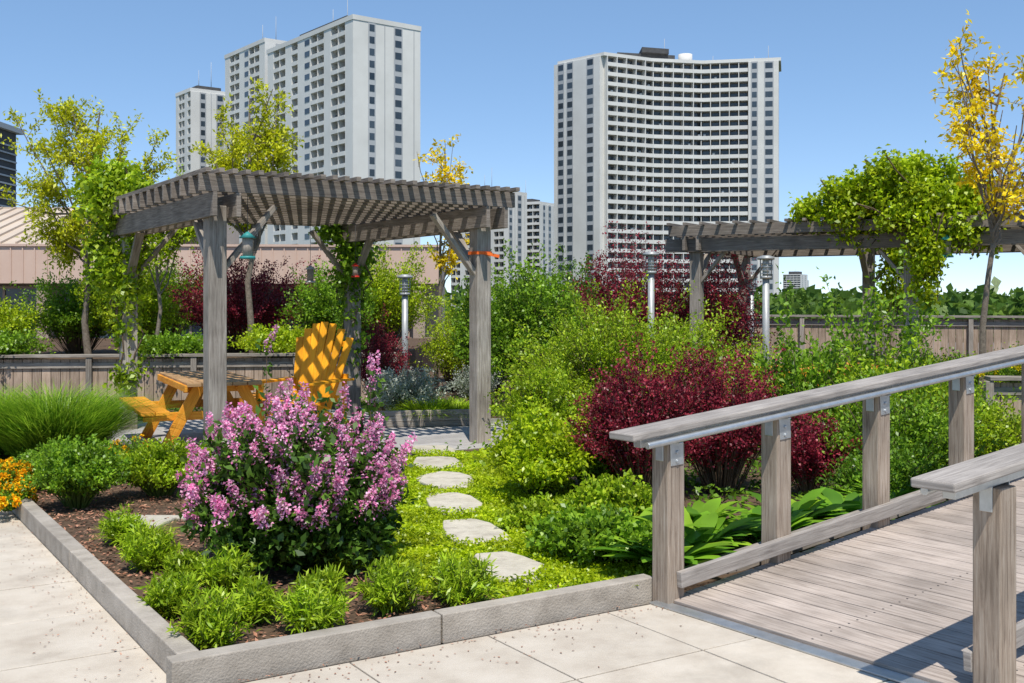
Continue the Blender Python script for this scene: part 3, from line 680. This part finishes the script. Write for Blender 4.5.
grass_clump('ornamental_grass',-.75,14.75,.1,.6,.5,900,'l_tuft',.014,.5,1.2)
grass_clump('ornamental_grass',.2,15,.05,.5,.5,700,'l_grass',.012,.5,1.2)
for (n_,x,y,rx,h,K,lfm) in (('lime_shrub',-8.9,18.4,.9,1.1,150,'lime'),('viburnum_shrub',-7.7,19.5,1.0,1.5,180,'mid'),('viburnum_shrub',-6.5,18.8,.8,1.7,180,'lime'),('viburnum_shrub',-3.2,19.4,.8,1.6,170,'mid'),('spirea_shrub',-2.4,20.4,1.0,1.9,180,'lime'),('viburnum_shrub',-10.5,20,1.0,.8,120,'mid'),('viburnum_shrub',-7.2,22.5,1.2,1.9,190,'mid'),('juniper_shrub',-3.9,18.2,.6,.5,90,'lime'),('juniper_shrub',-8.2,17.5,.7,.45,100,'mid'),('juniper_shrub',-5.6,17.9,.7,.4,100,'mid')):
    shrub(n_,x,y,.74,rx,.8,h,K,70,.06,.036,lfm,jit=.05,spiky=.4)
for s,o,r in((.35,.4,.34),(.8,.55,.38),(1.3,.42,.34),(1.75,.6,.40),(2.3,.5,.34),(.55,.85,.34),(2.9,.55,.38),(1.15,.9,.34)):
    p=R0+W_*s-NN*o; n=54; a=rng.uniform(0,6.28,n); B=np.stack([p[0]+.05*np.cos(a),p[1]+.05*np.sin(a),np.full(n,.05)],1)
    q=rng.uniform(.2,.9,n); D=np.stack([np.cos(a)*q,np.sin(a)*q,np.ones(n)],1)
    g=group('hosta_plant',(p[0],p[1],.05)); blades('leaves',B,D,r*1.3,.13,.45,M['l_hosta'],g,(.12,.2,.8,1.,.75,.05))
for (n_,x,y,rx,h,K,nl_,L_,lfm,sp_) in (
 ('sumac_shrub',3.1,11.4,.7,1.45,60,60,.07,'mid',.6),('sumac_shrub',4.0,12.0,.8,1.95,60,50,.07,'mid',.6),('sumac_shrub',3.7,10.6,.6,1.2,60,55,.06,'spirea',.6),
 ('dogwood_shrub',3.3,9.3,.6,.95,150,70,.045,'mid',.5),('dogwood_shrub',4.2,10.3,.6,.85,150,70,.045,'spirea',.5),
 ('spirea_shrub',2.5,12.6,.8,1.2,190,70,.045,'spirea',.5),('spirea_shrub',5.0,13.6,.7,.9,150,70,.045,'lime',.4),
 ('viburnum_shrub',4.6,16.4,1.0,.85,170,70,.055,'mid',.3),('viburnum_shrub',6.0,16.0,.9,.8,170,70,.055,'mid',.3),
 ('spirea_shrub',7.1,15.6,.9,.85,160,70,.05,'lime',.3),('viburnum_shrub',6.9,18.5,1.2,.8,180,70,.055,'mid',.3),
 ('viburnum_shrub',9.0,17.5,1.3,.85,180,70,.055,'mid',.3),('dogwood_shrub',4.65,11.6,.45,.85,120,60,.045,'mid',.5),
 ('viburnum_shrub',2.6,15.3,.8,1.4,150,70,.055,'spirea',.5),('dogwood_shrub',2.95,8.7,.4,.5,110,60,.04,'green',.3)):
    shrub(n_,x,y,.05,rx,rx*.9,h,K,nl_,L_,L_*.55,lfm,jit=.045,spiky=sp_,arch=.1)
shrub('coreopsis_plant',6.3,13.4,.6,.6,.4,.45,120,50,.03,.015,'mid','gstem',jit=.03,flower=('f_yellow',.8,24,.04,.035,.025))
shrub('coreopsis_plant',7.3,13.2,.6,.6,.4,.4,110,50,.03,.015,'mid','gstem',jit=.03,flower=('f_yellow',.8,24,.04,.035,.025))
grass_clump('ornamental_grass',6.0,12.4,.05,.6,.7,1300,'l_grass',.012,.5,1.1)
grass_clump('ornamental_grass',6.7,12.2,.05,.5,.7,900,'l_grass',.012,.5,1.1)
def vine(name,blobs,leaf='lime',L=.08):
    g=group(name,blobs[0][:3]);C=[];
    for x,y,z,rx,ry,rz,n in blobs:
        k=max(6,n//70); cc=np.array([x,y,z])+rdir(k)*np.array([rx,ry,rz])*rng.uniform(.3,1.0,(k,1))
        C.append(cc[rng.integers(0,k,n)]+rng.normal(size=(n,3))*.075*np.array([1,1,1.2]))
    C=np.concatenate(C); leaves('leaves',C,rng.normal(size=C.shape)-Z*.5,L,L*.75,M['l_'+leaf],g)
    P0=np.array([[x+rng.normal()*.1,y+rng.normal()*.1,max(z-rz,0)] for x,y,z,rx,ry,rz,n in blobs for _ in range(5)]);P1=np.array([[x+rng.normal()*rx*.6,y+rng.normal()*ry*.6,z+rz*.8] for x,y,z,rx,ry,rz,n in blobs for _ in range(5)])
    t=np.linspace(0,1,6);P=P0[:,None]+(P1-P0)[:,None]*t[:,None]; P[:,1:-1]+=rng.normal(size=(len(P0),4,3))*.05
    tubes('vine_stems',P,.01,4,M['stem'],g)
BL=pg(0,3.53);BR=pg(3.09,3.53)
vine('climbing_vine',[(BL[0]-.15,BL[1],3.0,.55,.4,.45,3600),(BL[0]-.05,BL[1],2.1,.26,.22,.6,2400),(BL[0],BL[1],1.2,.16,.14,.6,900),(BL[0]-.35,BL[1]+.2,2.3,.3,.3,.5,1200)],'spirea')
vine('climbing_vine',[(BR[0],BR[1],2.2,.24,.22,.55,2200),(BR[0]-.1,BR[1],2.75,.5,.3,.15,900),(BR[0],BR[1],1.2,.14,.14,.5,500)],'mid')
vine('climbing_vine',[(5.2,16.8,3.2,.6,.5,.42,4600),(6.0,16.5,3.4,.85,.55,.5,7500),(6.8,16.3,3.15,.6,.45,.45,4200),(6.1,16.1,2.4,.25,.25,.7,2600),(6.6,18.9,2.2,.3,.3,.8,1500),(5.4,16.8,2.85,.4,.25,.3,1600),(6.7,16.0,2.7,.45,.2,.35,2000),(4.7,17.2,3.05,.35,.3,.2,1000),(5.9,16.2,2.95,.7,.2,.2,1800)],'lime')
tree('honey_locust_tree',(-7.2,18.6,.74),(-7.0,18.6,4.9),.065,(-7.25,18.6,3.9),(1.35,1.1,1.6),30,9,46,.09,.038,'limey',.5,.05)
tree('honey_locust_tree',(-4.5,19,.74),(-4.55,19,5.2),.065,(-4.5,19,4.4),(1.0,.9,1.3),28,9,50,.09,.038,'limey',.45,.05)
tree('honey_locust_tree',(-1.45,21,.05),(-1.3,21,4.6),.045,(-1.35,21,3.7),(.65,.6,1.35),16,5,26,.10,.045,'yellow',.4,.04)
tree('honey_locust_tree',(5.95,14,.05),(6.3,14,4.6),.055,(6.2,14,3.9),(1.0,.7,1.35),26,5,22,.10,.045,'yellow',.42,.045,low=.5)
tree('mountain_ash_tree',(-5.9,18.1,.74),(-5.75,18.1,3.6),.04,(-5.7,18.1,3.0),(.8,.6,.8),16,8,36,.08,.04,'lime',.4,.05)
# ---------------------------------------------------------------- light, sky, camera
el=math.radians(62); az=np.array([.12,-.993]); d=Vector((az[0]*math.cos(el),az[1]*math.cos(el),math.sin(el)))
sd=bpy.data.lights.new('sun','SUN'); sd.energy=5.0; sd.angle=math.radians(.5); sd.color=(1,.95,.86)
so=bpy.data.objects.new('sun',sd); so.rotation_euler=d.to_track_quat('Z','Y').to_euler(); so.location=(0,0,50); S.collection.objects.link(so)
w=bpy.data.worlds.new('World'); S.world=w; w.use_nodes=True; N=w.node_tree.nodes; Lk=w.node_tree.links
sk=N.new('ShaderNodeTexSky'); sk.sky_type='NISHITA'; sk.sun_disc=False; sk.sun_elevation=el; sk.sun_rotation=math.atan2(az[0],az[1]); sk.altitude=1800; sk.air_density=.55; sk.dust_density=.0; sk.ozone_density=1.5
gm=N.new('ShaderNodeGamma'); gm.inputs['Gamma'].default_value=.55
hs=N.new('ShaderNodeHueSaturation'); hs.inputs['Saturation'].default_value=1.42; hs.inputs['Value'].default_value=2.6
Lk.new(sk.outputs[0],gm.inputs['Color']); Lk.new(gm.outputs[0],hs.inputs['Color']); Lk.new(hs.outputs[0],N['Background'].inputs['Color']); N['Background'].inputs['Strength'].default_value=.15
cd=bpy.data.cameras.new('camera'); cd.sensor_width=36; cd.lens=36*1095/1024; cd.shift_y=-41.5/1024; cd.clip_end=12000; cd.clip_start=.1
co=bpy.data.objects.new('camera',cd); co.location=(0,0,1.7); co.rotation_euler=(math.pi/2,0,0); S.collection.objects.link(co); S.camera=co
S.view_settings.view_transform='Standard'; S.view_settings.look='None'; S.view_settings.exposure=0
